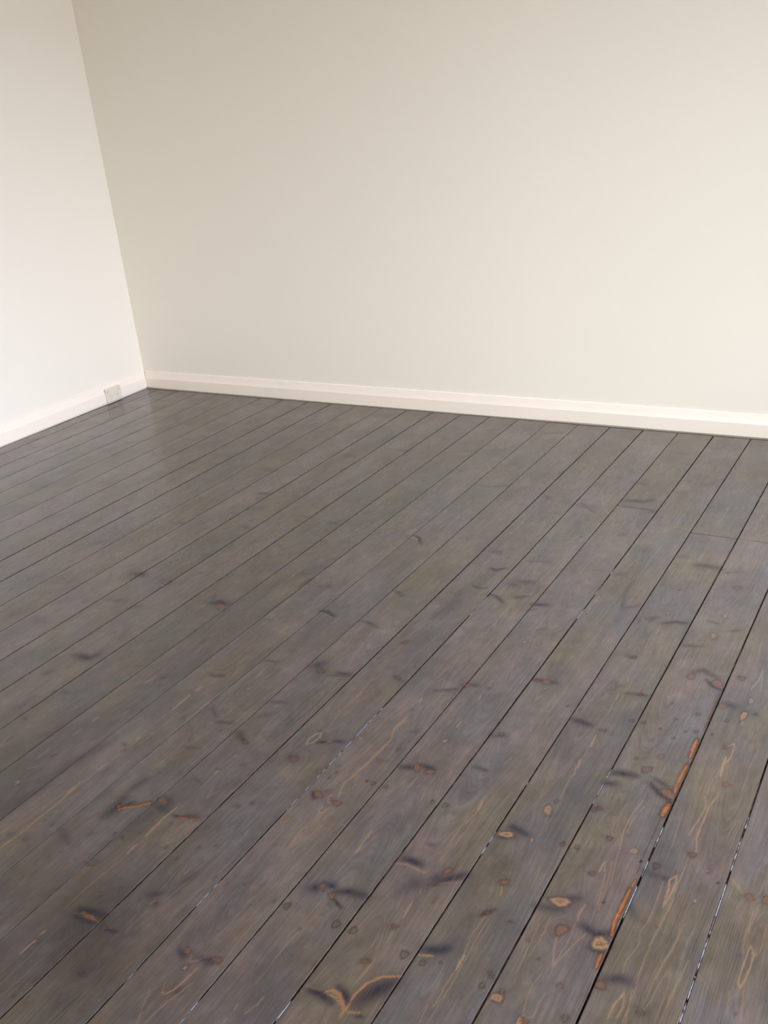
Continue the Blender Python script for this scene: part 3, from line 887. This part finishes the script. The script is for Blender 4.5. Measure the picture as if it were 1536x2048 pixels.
VX, FX, BID, RNG, EDG = [], [], [], [], []
edges = [XL] + SEAM + [XR]
nv = 0
for bi in range(len(edges) - 1):
    g0 = 0.0 if bi == 0 else GAPW[bi-1]/2000
    g1 = 0.0 if bi == len(edges)-2 else GAPW[bi]/2000
    x0, x1 = edges[bi] + g0, edges[bi+1] - g1
    fine = 2.2 < x0 < 3.95
    dx = 0.0019 if fine else (0.004 if x0 < 2.3 else 0.012)
    inner = np.linspace(x0 + 0.0022, x1 - 0.0022, max(4, int((x1-x0)/dx)))
    off = np.concatenate([[x0, x0, x0+0.0004, x0+0.0011], inner, [x1-0.0011, x1-0.0004, x1, x1]])
    zed = np.concatenate([[-0.012, -0.0011, -0.00045, -0.00012], np.zeros(len(inner)), [-0.00012, -0.00045, -0.0011, -0.012]])
    cuts = [YN] + sorted(JOINT.get(bi, [])) + [YF]
    lo_vis = -1.15 - 0.80*x0 - 0.25 if x0 < 2.7 else -3.5
    for si in range(len(cuts) - 1):
        a, b = cuts[si] + (0.00025 if si else 0), cuts[si+1] - (0.00025 if si < len(cuts)-2 else 0)
        ys = [a]
        while ys[-1] < b:
            y = ys[-1]
            st = 0.06 if y < lo_vis else (0.0036 if (fine and y < -1.25) else (0.0065 if x0 < 3.95 else 0.05))
            ys.append(y + st)
        ys[-1] = b
        if ys[-1] - ys[-2] < 0.001: ys.pop(-2)
        ys = np.array([a, a, a+.0007, *ys[1:-1], b-.0007, b, b]); ze = np.zeros(len(ys)); ze[[0, -1]] = -0.012; ze[[1, -2]] = -0.0004
        X, Y = np.meshgrid(off, ys); Z = np.zeros_like(X) + zed[None, :]
        Z = np.minimum(Z, ze[:, None])
        sd = bi*10 + si
        # long slow bends of the sawn edges
        w = (X - x0)/(x1 - x0)
        X = X + smooth1(ys, sd+500, 0.0003, ((.5, 1), (3.1, .6), (9., .5)))[:, None]*(w < .5) \
              + smooth1(ys, sd+900, 0.0003, ((.5, 1), (3.1, .6), (9., .5)))[:, None]*(w >= .5)
        r = np.random.default_rng(sd+77)
        # boards are a touch cupped, tilted and uneven along their length
        cup = r.uniform(-0.00015, 0.00045); tilt = r.uniform(-0.0003, 0.0003)
        lz = (cup*(1-(2*w-1)**2) + tilt*(2*w-1)) + (smooth1(ys, sd+33, 0.00012)[:, None]) \
             + 0.00007*np.sin(Y*9+r.uniform(0,6))*np.sin(w*5+r.uniform(0,6))
        Z = Z + lz - 0.0004
        # ring distance of the growth rings (flat sawn: arches where the pith runs close to the face)
        pc = x0 + (x1-x0)*r.uniform(.2, .8) + smooth1(ys, sd+11, 0.012, ((.25, 1), (.9, .4)))
        pz = 0.035 + r.uniform(0, .03) + smooth1(ys, sd+12, 0.020, ((.3, 1), (1.1, .35)))
        rr = np.sqrt((X - pc[:, None])**2 + pz[:, None]**2) + smooth1(ys, sd+13, .0012, ((2.1, 1), (5., .6)))[:, None]
        ny, nx = X.shape
        VX.append(np.stack([X, Y, Z], -1).reshape(-1, 3)); RNG.append(rr.ravel()); ee = np.zeros_like(X); ee[:, [0, 1, -1, -2]] = 1.0; ee[:, [2, -3]] = .75; ee[:, [3, -4]] = .3; ee[[0, 1, -1, -2], :] = 1.0; EDG.append(ee.ravel()); BID.append(np.full(ny*nx, sd))
        idx = nv + np.arange(ny*nx).reshape(ny, nx)
        FX.append(np.stack([idx[:-1,:-1], idx[:-1,1:], idx[1:,1:], idx[1:,:-1]], -1).reshape(-1, 4))
        nv += ny*nx
V = np.concatenate(VX); F = np.concatenate(FX); RR = np.concatenate(RNG); BD = np.concatenate(BID)
PX, PY = V[:, 0].copy(), V[:, 1].copy()
# notch cut in the first board under the power outlet
nm = (PX < 0.010) & (PY > -0.309) & (PY < -0.204)
V[nm, 0] = 0.0165
# chipped, ragged edges are handled with the 'orange' strokes below

CH = {k: np.zeros(nv) for k in ('tan', 'navy', 'red', 'dark', 'hole', 'orange', 'white', 'rust', 'darkzone')}
KD = np.full(nv, 4.0); PUSH = np.zeros(nv)
order = np.argsort(PX, kind='stable'); PXs = PX[order]
def near(xa, xb, ya, yb):
    i, j = np.searchsorted(PXs, [xa, xb]); s = order[i:j]
    return s[(PY[s] > ya) & (PY[s] < yb)]
def sstep(a, b, x):
    t = np.clip((x-a)/(b-a), 0, 1); return t*t*(3-2*t)
for kind, rows in ELL.items():
    for (s, cx, cy, a, b, c, d) in rows:
        cx, cy, a, b, c, d = (q/1000 for q in (cx, cy, a, b, c, d))
        E = np.array([[a, b], [c, d]]); R = max(abs(E).sum(1))
        ix = near(cx-4*R, cx+4*R, cy-4*R, cy+4*R)
        if len(ix) == 0: continue
        E = E*(.86 if kind in ('red', 'tanred') else 1.0)
        P = np.linalg.solve(E, np.stack([PX[ix]-cx, PY[ix]-cy]))
        dd = np.hypot(P[0], P[1])
        wob = 1 + 0.10*np.sin(np.arctan2(P[1], P[0])*3 + cx*900) + .05*np.sin(np.arctan2(P[1], P[0])*7 + cy*700)
        dd = dd*wob
        core = 1 - sstep(.75, 1.25, dd)
        if kind in ('tan', 'red', 'tanred'):
            KD[ix] = np.minimum(KD[ix], dd)
            rx = min(0.012, abs(E[0]).sum())
            PUSH[ix] += s*rx*0.6*np.tanh((PX[ix]-cx)/rx)*np.exp(-np.hypot((PX[ix]-cx)/(rx*1.6), (PY[ix]-cy)/(rx*3))**2)
            CH['dark'][ix] = np.maximum(CH['dark'][ix], s*.55*np.exp(-((dd-1.12)/.22)**2))
            CH['navy'][ix] = np.maximum(CH['navy'][ix], s*.32*np.exp(-(dd/2.0)**2)*(dd > 1))
        if kind == 'tanred':
            CH['red'][ix] = np.maximum(CH['red'][ix], s*core*.68); CH['tan'][ix] = np.maximum(CH['tan'][ix], s*core*.62)
        elif kind == 'ring':
            v = np.exp(-((dd-1)/.38)**2)*.8 + .45*(dd < .5)
            CH['dark'][ix] = np.maximum(CH['dark'][ix], v); CH['tan'][ix] = np.maximum(CH['tan'][ix], .3*np.exp(-((dd-.6)/.3)**2))
        elif kind == 'red':
            CH['red'][ix] = np.maximum(CH['red'][ix], s*core*.78)
        elif kind == 'dark':
            CH['dark'][ix] = np.maximum(CH['dark'][ix], s*.50*np.exp(-(dd/.95)**2))
            CH['red'][ix] = np.maximum(CH['red'][ix], s*.25*np.exp(-(dd/.5)**2))
        elif kind == 'darkzone':
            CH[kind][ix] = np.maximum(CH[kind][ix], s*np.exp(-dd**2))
        else:
            CH[kind][ix] = np.maximum(CH[kind][ix], s*core)
for kind, rows in STR.items():
    for (s, w, p) in rows:
        w = max(w, .9)/1000; P = np.array(p).reshape(-1, 2)/1000
        soft = kind == 'navy'
        if soft: w *= 1.3; s = min(1.0, s*1.25)
        R = w*3.2 if soft else w*1.8 + .001
        lo, hi = P.min(0) - R, P.max(0) + R
        ix = near(lo[0], hi[0], lo[1], hi[1])
        if len(ix) == 0: continue
        q = np.stack([PX[ix], PY[ix]], 1); best = np.full(len(ix), 9.0); tt = np.zeros(len(ix))
        L = np.r_[0, np.cumsum(np.hypot(*np.diff(P, axis=0).T))]; tot = L[-1] + 1e-6
        for k in range(len(P)-1):
            a, b = P[k], P[k+1]; ab = b-a; l2 = ab@ab + 1e-12
            t = np.clip(((q-a)@ab)/l2, 0, 1); dd = np.hypot(*(q-a-t[:, None]*ab).T)
            m = dd < best; best[m] = dd[m]; tt[m] = (L[k] + t[m]*(L[k+1]-L[k]))/tot
        if soft:
            v = s*np.exp(-(best/w)**2)*(.75 + .25*np.sin(tt*math.pi))
        else:
            wl = w*(.62 + .38*np.sin(tt*math.pi))*(1 + .15*np.sin(tt*31 + p[0]))
            v = s*(1 - sstep(.35, 1.25, best/np.maximum(wl, .0012)))
        ch = kind
        if kind == 'orangeflat':
            CH['orange'][ix] = np.maximum(CH['orange'][ix], v*.45); ch = 'tan'
        CH[ch][ix] = np.maximum(CH[ch][ix], v)
        if kind == 'orange': CH['rust'][ix] = np.maximum(CH['rust'][ix], .75*s*(1 - sstep(1.0, 2.3, best/w)))
        if kind == 'orange':                        # raw wood where the edge has splintered away
            V[ix, 2] -= 0.0016*np.clip(v, 0, 1)

me = bpy.data.meshes.new('floor')
me.vertices.add(nv); me.vertices.foreach_set('co', V.astype(np.float32).ravel())
me.loops.add(F.size); me.loops.foreach_set('vertex_index', F.astype(np.int32).ravel())
me.polygons.add(len(F)); me.polygons.foreach_set('loop_start', np.arange(0, F.size, 4, dtype=np.int32))
me.polygons.foreach_set('use_smooth', np.ones(len(F), bool))
me.update(calc_edges=True)
def fattr(name, arr):
    me.attributes.new(name, 'FLOAT', 'POINT').data.foreach_set('value', arr.astype(np.float32))
def cattr(name, chans):
    a = me.attributes.new(name, 'FLOAT_VECTOR', 'POINT')
    a.data.foreach_set('vector', np.stack(chans, 1).astype(np.float32).ravel())
fattr('ring', RR - PUSH); fattr('knot', KD); fattr('edge', np.concatenate(EDG))
tone = np.random.default_rng(5).normal(0, 1, (2000, 2))
cattr('board', [tone[BD, 0], tone[BD, 1], BD/7.0])
cattr('marks_a', [CH['tan'], CH['navy'], CH['red']])
cattr('marks_b', [CH['dark'], CH['hole'], CH['orange']])
cattr('marks_c', [CH['white'], CH['rust'], CH['darkzone']])
floor = bpy.data.objects.new('floor', me); COL.objects.link(floor); floor['kind'] = 'structure'

RK = 0.43
def floor_material():
    k = NT('stained_pine_boards'); P = k.pos(); x, y, z = k.sep(P)
    b = k.sep(k.attr('board', 'Vector')); A = k.sep(k.attr('marks_a', 'Vector'))
    B = k.sep(k.attr('marks_b', 'Vector')); Cc = k.sep(k.attr('marks_c', 'Vector'))
    ring = k.attr('ring'); kn = k.attr('knot')
    off = k.math('MULTIPLY', b[2], 3.7)
    # blotchy stain
    lo = k.noise(k.comb(x, k.math('MULTIPLY', y, .55), off), 6.5, 3, .55)
    lo2 = k.noise(k.comb(k.math('ADD', x, 7.3), k.math('MULTIPLY', y, .4), k.math('ADD', off, 4.0)), 9.0, 3, .55)
    mid = k.noise(k.comb(x, k.math('MULTIPLY', y, .8), off), 34, 3, .6)
    f1 = k.ramp(k.math('ADD', lo, k.math('MULTIPLY', b[0], .05)), .36, .64)
    f2 = k.ramp(k.math('ADD', lo2, k.math('MULTIPLY', b[1], .04)), .42, .66)
    base = k.mix(f1, FC['olive'], FC['mauve'])
    base = k.mix(k.math('MULTIPLY', f2, .75), base, FC['slate'])
    wav = k.math('MULTIPLY', k.ramp(mid, .3, .7, .92, 1.08), k.ramp(k.noise(k.comb(x, k.math('MULTIPLY', y, .45), k.math('ADD', off, 9.0)), 13, 3, .6), .32, .68, .86, 1.13))
    # streaks along the grain
    st = k.noise(k.comb(k.math('MULTIPLY', ring, 210), k.math('MULTIPLY', y, 5.0), off), 1.0, 4, .62)
    fib = k.noise(k.comb(k.math('MULTIPLY', ring, 900), k.math('MULTIPLY', y, 22.0), off), 1.0, 3, .65)
    late = k.math('SINE', k.math('ADD', k.math('MULTIPLY', ring, 2*math.pi*330), k.math('MULTIPLY', st, 3.0)))
    late01 = k.ramp(late, .55, 1.0)
    g = k.math('MULTIPLY', k.ramp(st, .25, .75, .85, 1.15), k.ramp(fib, .25, .75, .85, 1.15))
    g = k.math('MULTIPLY', g, wav)
    g = k.math('MULTIPLY', g, k.math('ADD', 1.0, k.math('MULTIPLY', b[0], .045)))
    base = k.mix(1.0, base, k.comb(g, g, g), 'MULTIPLY')
    patch = k.ramp(k.noise(k.comb(x, k.math('MULTIPLY', y, .35), off), 11, 2), .45, .68)
    base = k.mix(k.math('MULTIPLY', k.math('MULTIPLY', late01, patch), .34), base, FC['line'])
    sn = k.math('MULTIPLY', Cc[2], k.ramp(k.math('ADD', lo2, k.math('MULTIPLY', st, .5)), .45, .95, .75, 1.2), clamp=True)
    base = k.mix(sn, base, k.mix(1.0, base, (.50, .47, .46, 1), 'MULTIPLY'))  # darkens the base colour inside the broad zones
    # feathered navy bruises round the knots
    fe = k.ramp(k.math('ADD', k.math('MULTIPLY', fib, .6), k.math('MULTIPLY', st, .4)), .30, .66, .55, 1.1)
    base = k.mix(k.math('MULTIPLY', k.math('MULTIPLY', A[1], fe), .88, clamp=True), base, FC['navy'])
    base = k.mix(k.math('MULTIPLY', Cc[0], .55, clamp=True), base, FC['white'])
    kn2 = k.math('SINE', k.math('ADD', k.math('MULTIPLY', kn, 8.0), k.math('MULTIPLY', k.noise(k.comb(k.math('MULTIPLY', x, .4), y, 5.0), 150, 3), 12.0)))
    tn = k.math('MULTIPLY', A[0], k.ramp(fib, .2, .6, .8, 1.0), clamp=True)
    base = k.mix(k.math('MULTIPLY', tn, .85), base, k.mix(k.math('MULTIPLY', k.ramp(kn, .9, 1.3, .55, 0.0), k.ramp(kn2, -1, 1)), k.mix(k.ramp(y, -2.2, -1.2), FC['tan'], FC['tanfar']), FC['red2']))
    kr = k.math('SINE', k.math('ADD', k.math('MULTIPLY', kn, 13.0), k.math('MULTIPLY', k.noise(P, 160, 3), 9.0)))
    rc = k.mix(k.math('MULTIPLY', k.ramp(kr, -1, 1), k.ramp(kn, .2, 1.0, 1.0, .35)), FC['red'], FC['red2'])
    base = k.mix(k.math('MULTIPLY', A[2], .80, clamp=True), base, rc)
    base = k.mix(k.math('MULTIPLY', B[0], .80, clamp=True), base, FC['dark'])
    base = k.mix(k.math('MULTIPLY', Cc[1], .85, clamp=True), base, FC['rust'])
    on = k.noise(k.comb(k.math('MULTIPLY', x, 3), y, 1.0), 45, 3, .6)
    base = k.mix(k.math('MULTIPLY', B[2], k.ramp(on, .25, .6, .45, 1.0), clamp=True), base, k.mix(k.ramp(on, .45, .7), FC['orange'], FC['orange2']))
    base = k.mix(k.math('MULTIPLY', B[1], .92, clamp=True), base, FC['hole'])
    # cut sides of the boards: dark
    side = k.math('MULTIPLY', k.attr('edge'), k.ramp(k.noise(P, 45, 3), .3, .6, .72, 1.0), clamp=True)
    side = k.math('MULTIPLY', side, k.math('SUBTRACT', 1.0, B[2], clamp=True))
    base = k.mix(side, base, FC['side'])
    k.put(k.b.inputs['Base Color'], base)
    rv = k.noise(k.comb(x, y, 2.0), 14, 3)
    k.put(k.b.inputs['Roughness'], k.math('ADD', k.ramp(rv, .3, .7, ROUGH[0], ROUGH[1]), k.math('MULTIPLY', side, .55)))
    k.put(k.b.inputs['Specular IOR Level'], k.math('SUBTRACT', SPEC, k.math('MULTIPLY', side, SPEC*.7)))
    k.b.inputs['IOR'].default_value = 1.62
    h = k.math('ADD', k.math('MULTIPLY', fib, .35), k.math('MULTIPLY', k.noise(P, 55, 3), 1.0))
    h = k.math('ADD', h, k.math('MULTIPLY', k.math('ADD', B[0], B[1]), -.6))
    k.bump(h, 0.00035, .55)
    # patchy varnish: the boards drank it in some places, and over the dark resinous marks
    dry = k.math('MULTIPLY', k.ramp(k.noise(k.comb(x, k.math('MULTIPLY', y, .5), k.math('ADD', off, 20.0)), 12, 4, .62), .38, .68), .14)
    dry = k.math('ADD', dry, k.math('MULTIPLY', k.ramp(st, .52, .72), .05))
    mk = k.math('MAXIMUM', k.math('MAXIMUM', k.math('MULTIPLY', A[1], .30), k.math('MULTIPLY', A[2], .20)), k.math('MULTIPLY', B[0], .30))
    dry = k.math('MINIMUM', k.math('ADD', dry, mk), .85)
    dif = k.n('ShaderNodeBsdfDiffuse'); k.put(dif.inputs['Color'], base)
    mx = k.n('ShaderNodeMixShader'); k.put(mx.inputs[0], dry)
    k.t.links.new(k.b.outputs[0], mx.inputs[1]); k.t.links.new(dif.outputs[0], mx.inputs[2])
    k.t.links.new(mx.outputs[0], k.t.nodes['Material Output'].inputs['Surface'])
    return k.m
FC = dict(olive=lin(121, 108, 93), mauve=lin(124, 109, 104), slate=lin(108, 104, 104), line=lin(160, 138, 116),
          navy=lin(48, 46, 64), white=lin(170, 168, 168), tan=lin(180, 143, 108), tanfar=lin(160, 140, 118), red=lin(100, 62, 54), red2=lin(134, 84, 70),
          dark=lin(52, 42, 38), rust=lin(84, 52, 32), orange=lin(200, 122, 66), orange2=lin(146, 82, 46), hole=lin(38, 32, 30),
          side=lin(50, 36, 30))
# stain and wood reflectances
FC = {k: tuple(max(0.003, (c[i] - 0.014)*RK) for i in range(3)) + (1,) for k, c in FC.items()}
ROUGH = (0.13, 0.24); SPEC = 0.5
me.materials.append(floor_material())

# dark ground under the boards, seen in the gaps
mesh_obj('floor_bed', *(lambda m: (m.v, m.f))(MB().box(-SK, ROOM_X, -ROOM_Y, SK, -0.05, -0.0125)), M_DARK, parent=floor)

# varnish that has pooled and set in the open seams: thin glossy beads
bm = MB(); rb = np.random.default_rng(3)
for (si, y0, y1, on) in BEADS:
    x = SEAM[si]; hw = max(GAPW[si]/2000, .0009)*1.05
    y = y0
    while y < y1:
        L = rb.uniform(.02, .09)*(1.6 if on >= 1 else 1); L = min(L, y1-y)
        if L > .004 and rb.random() < on*1.0 + .0:
            n = max(2, int(L/.006)); rings = []
            ws = [hw*rb.uniform(.7, 1.05)*(1 if 0 < j < n else .25) for j in range(n+1)]
            cx = [x + rb.uniform(-.00025, .00025) for _ in range(n+1)]
            for j in range(n+1):
                yy = y + L*j/n; w_ = ws[j]; c_ = cx[j]
                rings.append((lambda yy, w_, c_: (lambda a, z: (c_ + a*w_, yy, z)))(yy, w_, c_))
            prof = [(-1, -.006), (-1, -.0014), (-.6, -.00085), (0, -.0006), (.6, -.00085), (1, -.0014), (1, -.006)]
            bm.sweep(prof, rings)
        y += L + (rb.uniform(.002, .008) if on >= 1 else rb.uniform(.006, .05))
def bead_material():
    k = NT('seam_varnish_glint'); n = k.noise(k.pos(), 60, 3, .6)
    k.put(k.b.inputs['Base Color'], k.mix(k.ramp(n, .40, .55), lin(60, 50, 46), lin(112, 114, 122)))  # pale grey patches: window reflections put into the varnish colour
    k.put(k.b.inputs['Roughness'], k.ramp(n, .4, .65, .6, .3)); k.b.inputs['Specular IOR Level'].default_value = .4
    return k.m
M_BEAD = bead_material()
mesh_obj('seam_filler', bm.v, bm.f, M_BEAD, parent=floor, smooth=True)

# dust and old stain lying in the gaps between the boards
dm = MB(); rd = np.random.default_rng(11)
for si, x in enumerate(SEAM[:26]):
    ys = np.arange(-3.45, -0.01, .02); hw = GAPW[si]/2000 + .0012
    zz = -0.0034 + 0.0016*np.clip(smooth1(ys, 7000+si, 1.0, ((.9, 1), (3.3, .8), (11, .5))), -1, 1)
    b = len(dm.v)
    for y_, z_ in zip(ys, zz): dm.v += [(x-hw, y_, z_), (x+hw, y_, z_)]
    for j in range(len(ys)-1): dm.f.append((b+2*j, b+2*j+1, b+2*j+3, b+2*j+2))
def dirt_material():
    k = NT('seam_dirt'); n = k.noise(k.pos(), 60, 4, .6)
    k.put(k.b.inputs['Base Color'], k.mix(k.ramp(n, .38, .62), lin(16, 9, 7), lin(74, 44, 30)))
    k.b.inputs['Roughness'].default_value = .8; k.b.inputs['Specular IOR Level'].default_value = .15
    return k.m
mesh_obj('seam_dirt', dm.v, dm.f, dirt_material(), parent=floor, smooth=True)

# ------------------------------------------------------------------ power outlet on the left skirting
def make_outlet():
    Y0, Y1, Z0, Z1, XF = -0.3105, -0.2035, 0.0062, 0.0785, 0.0098
    root = bpy.data.objects.new('power_outlet', None); COL.objects.link(root)
    root.location = (0, (Y0+Y1)/2, Z0)
    root['label'] = 'white double power outlet on the left baseboard near the room corner'
    root['category'] = 'power outlet'
    cy, cz = (Y0+Y1)/2, Z0
    mat = plain('outlet_plastic', lin(222, 214, 202), .35)
    swm = plain('switch_surround_plastic', lin(178, 168, 158), .4)
    pinm = plain('pin_slot_dark', lin(105, 96, 88), .6)
    hy, hz = (Y1-Y0)/2, (Z1-Z0)
    def rrect(hy_, z0, z1, r, n=5):
        pts = []
        for (sy, zc, a0) in ((1, z0+r, -90), (1, z1-r, 0), (-1, z1-r, 90), (-1, z0+r, 180)):
            for i in range(n+1):
                a = math.radians(a0 + 90*i/n)
                pts.append((sy*(hy_-r) + r*math.cos(a), zc + r*math.sin(a)))
        return pts
    m = MB(); rings = []
    for (x, ins) in ((0.0001, 0), (0.0070, 0), (0.0090, .0010), (0.0098, .0026)):
        rings.append((x, rrect(hy-ins, ins, hz-ins, .0035-.3*ins)))
    nn = len(rings[0][1])
    for x, pr in rings: m.v += [(x, a, z) for a, z in pr]
    for i in range(len(rings)-1):
        for j in range(nn):
            q = (j+1) % nn; m.f.append((i*nn+j, i*nn+q, (i+1)*nn+q, (i+1)*nn+j))
    m.f.append(tuple((len(rings)-1)*nn + j for j in range(nn)))
    mesh_obj('faceplate', m.v, m.f, mat, parent=root)
    for s in (-1, 1):                               # rocker switches in the top corners
        y = s*0.0405; w = MB()
        w.box(.0096, .0106, y-.0068, y+.0068, .0500, .0640)
        sw = mesh_obj('switch', w.v, w.f, swm, parent=root)
        r = MB(); b = [(.0106, y-.0045, .0515), (.0106, y+.0045, .0515), (.0106, y+.0045, .0625), (.0106, y-.0045, .0625),
                       (.0136, y-.0040, .0525), (.0136, y+.0040, .0525), (.0110, y+.0040, .0618), (.0110, y-.0040, .0618)]
        r.v = b; r.f = [(4,5,6,7), (0,1,5,4), (1,2,6,5), (2,3,7,6), (3,0,4,7)]
        mesh_obj('rocker', r.v, r.f, mat, parent=sw)
        for (dy, dz, ang) in ((-.0068, .030, 30), (.0068, .030, -30), (0, .0165, 0)):   # angled flat pins over an earth pin
            yc = s*0.024 + dy; ca, sa = math.cos(math.radians(ang)), math.sin(math.radians(ang)); q = MB()
            hw_, hh = .0011, .0036
            c = [(-hw_, -hh), (hw_, -hh), (hw_, hh), (-hw_, hh)]
            pts = [(yc + a*ca - b_*sa, dz + a*sa + b_*ca) for a, b_ in c]
            q.v = [(.0097, a, z) for a, z in pts] + [(.00995, a, z) for a, z in pts]
            q.f = [(4,5,6,7), (0,1,5,4), (1,2,6,5), (2,3,7,6), (3,0,4,7)]
            mesh_obj('pin_slot', q.v, q.f, pinm, parent=root)
make_outlet()
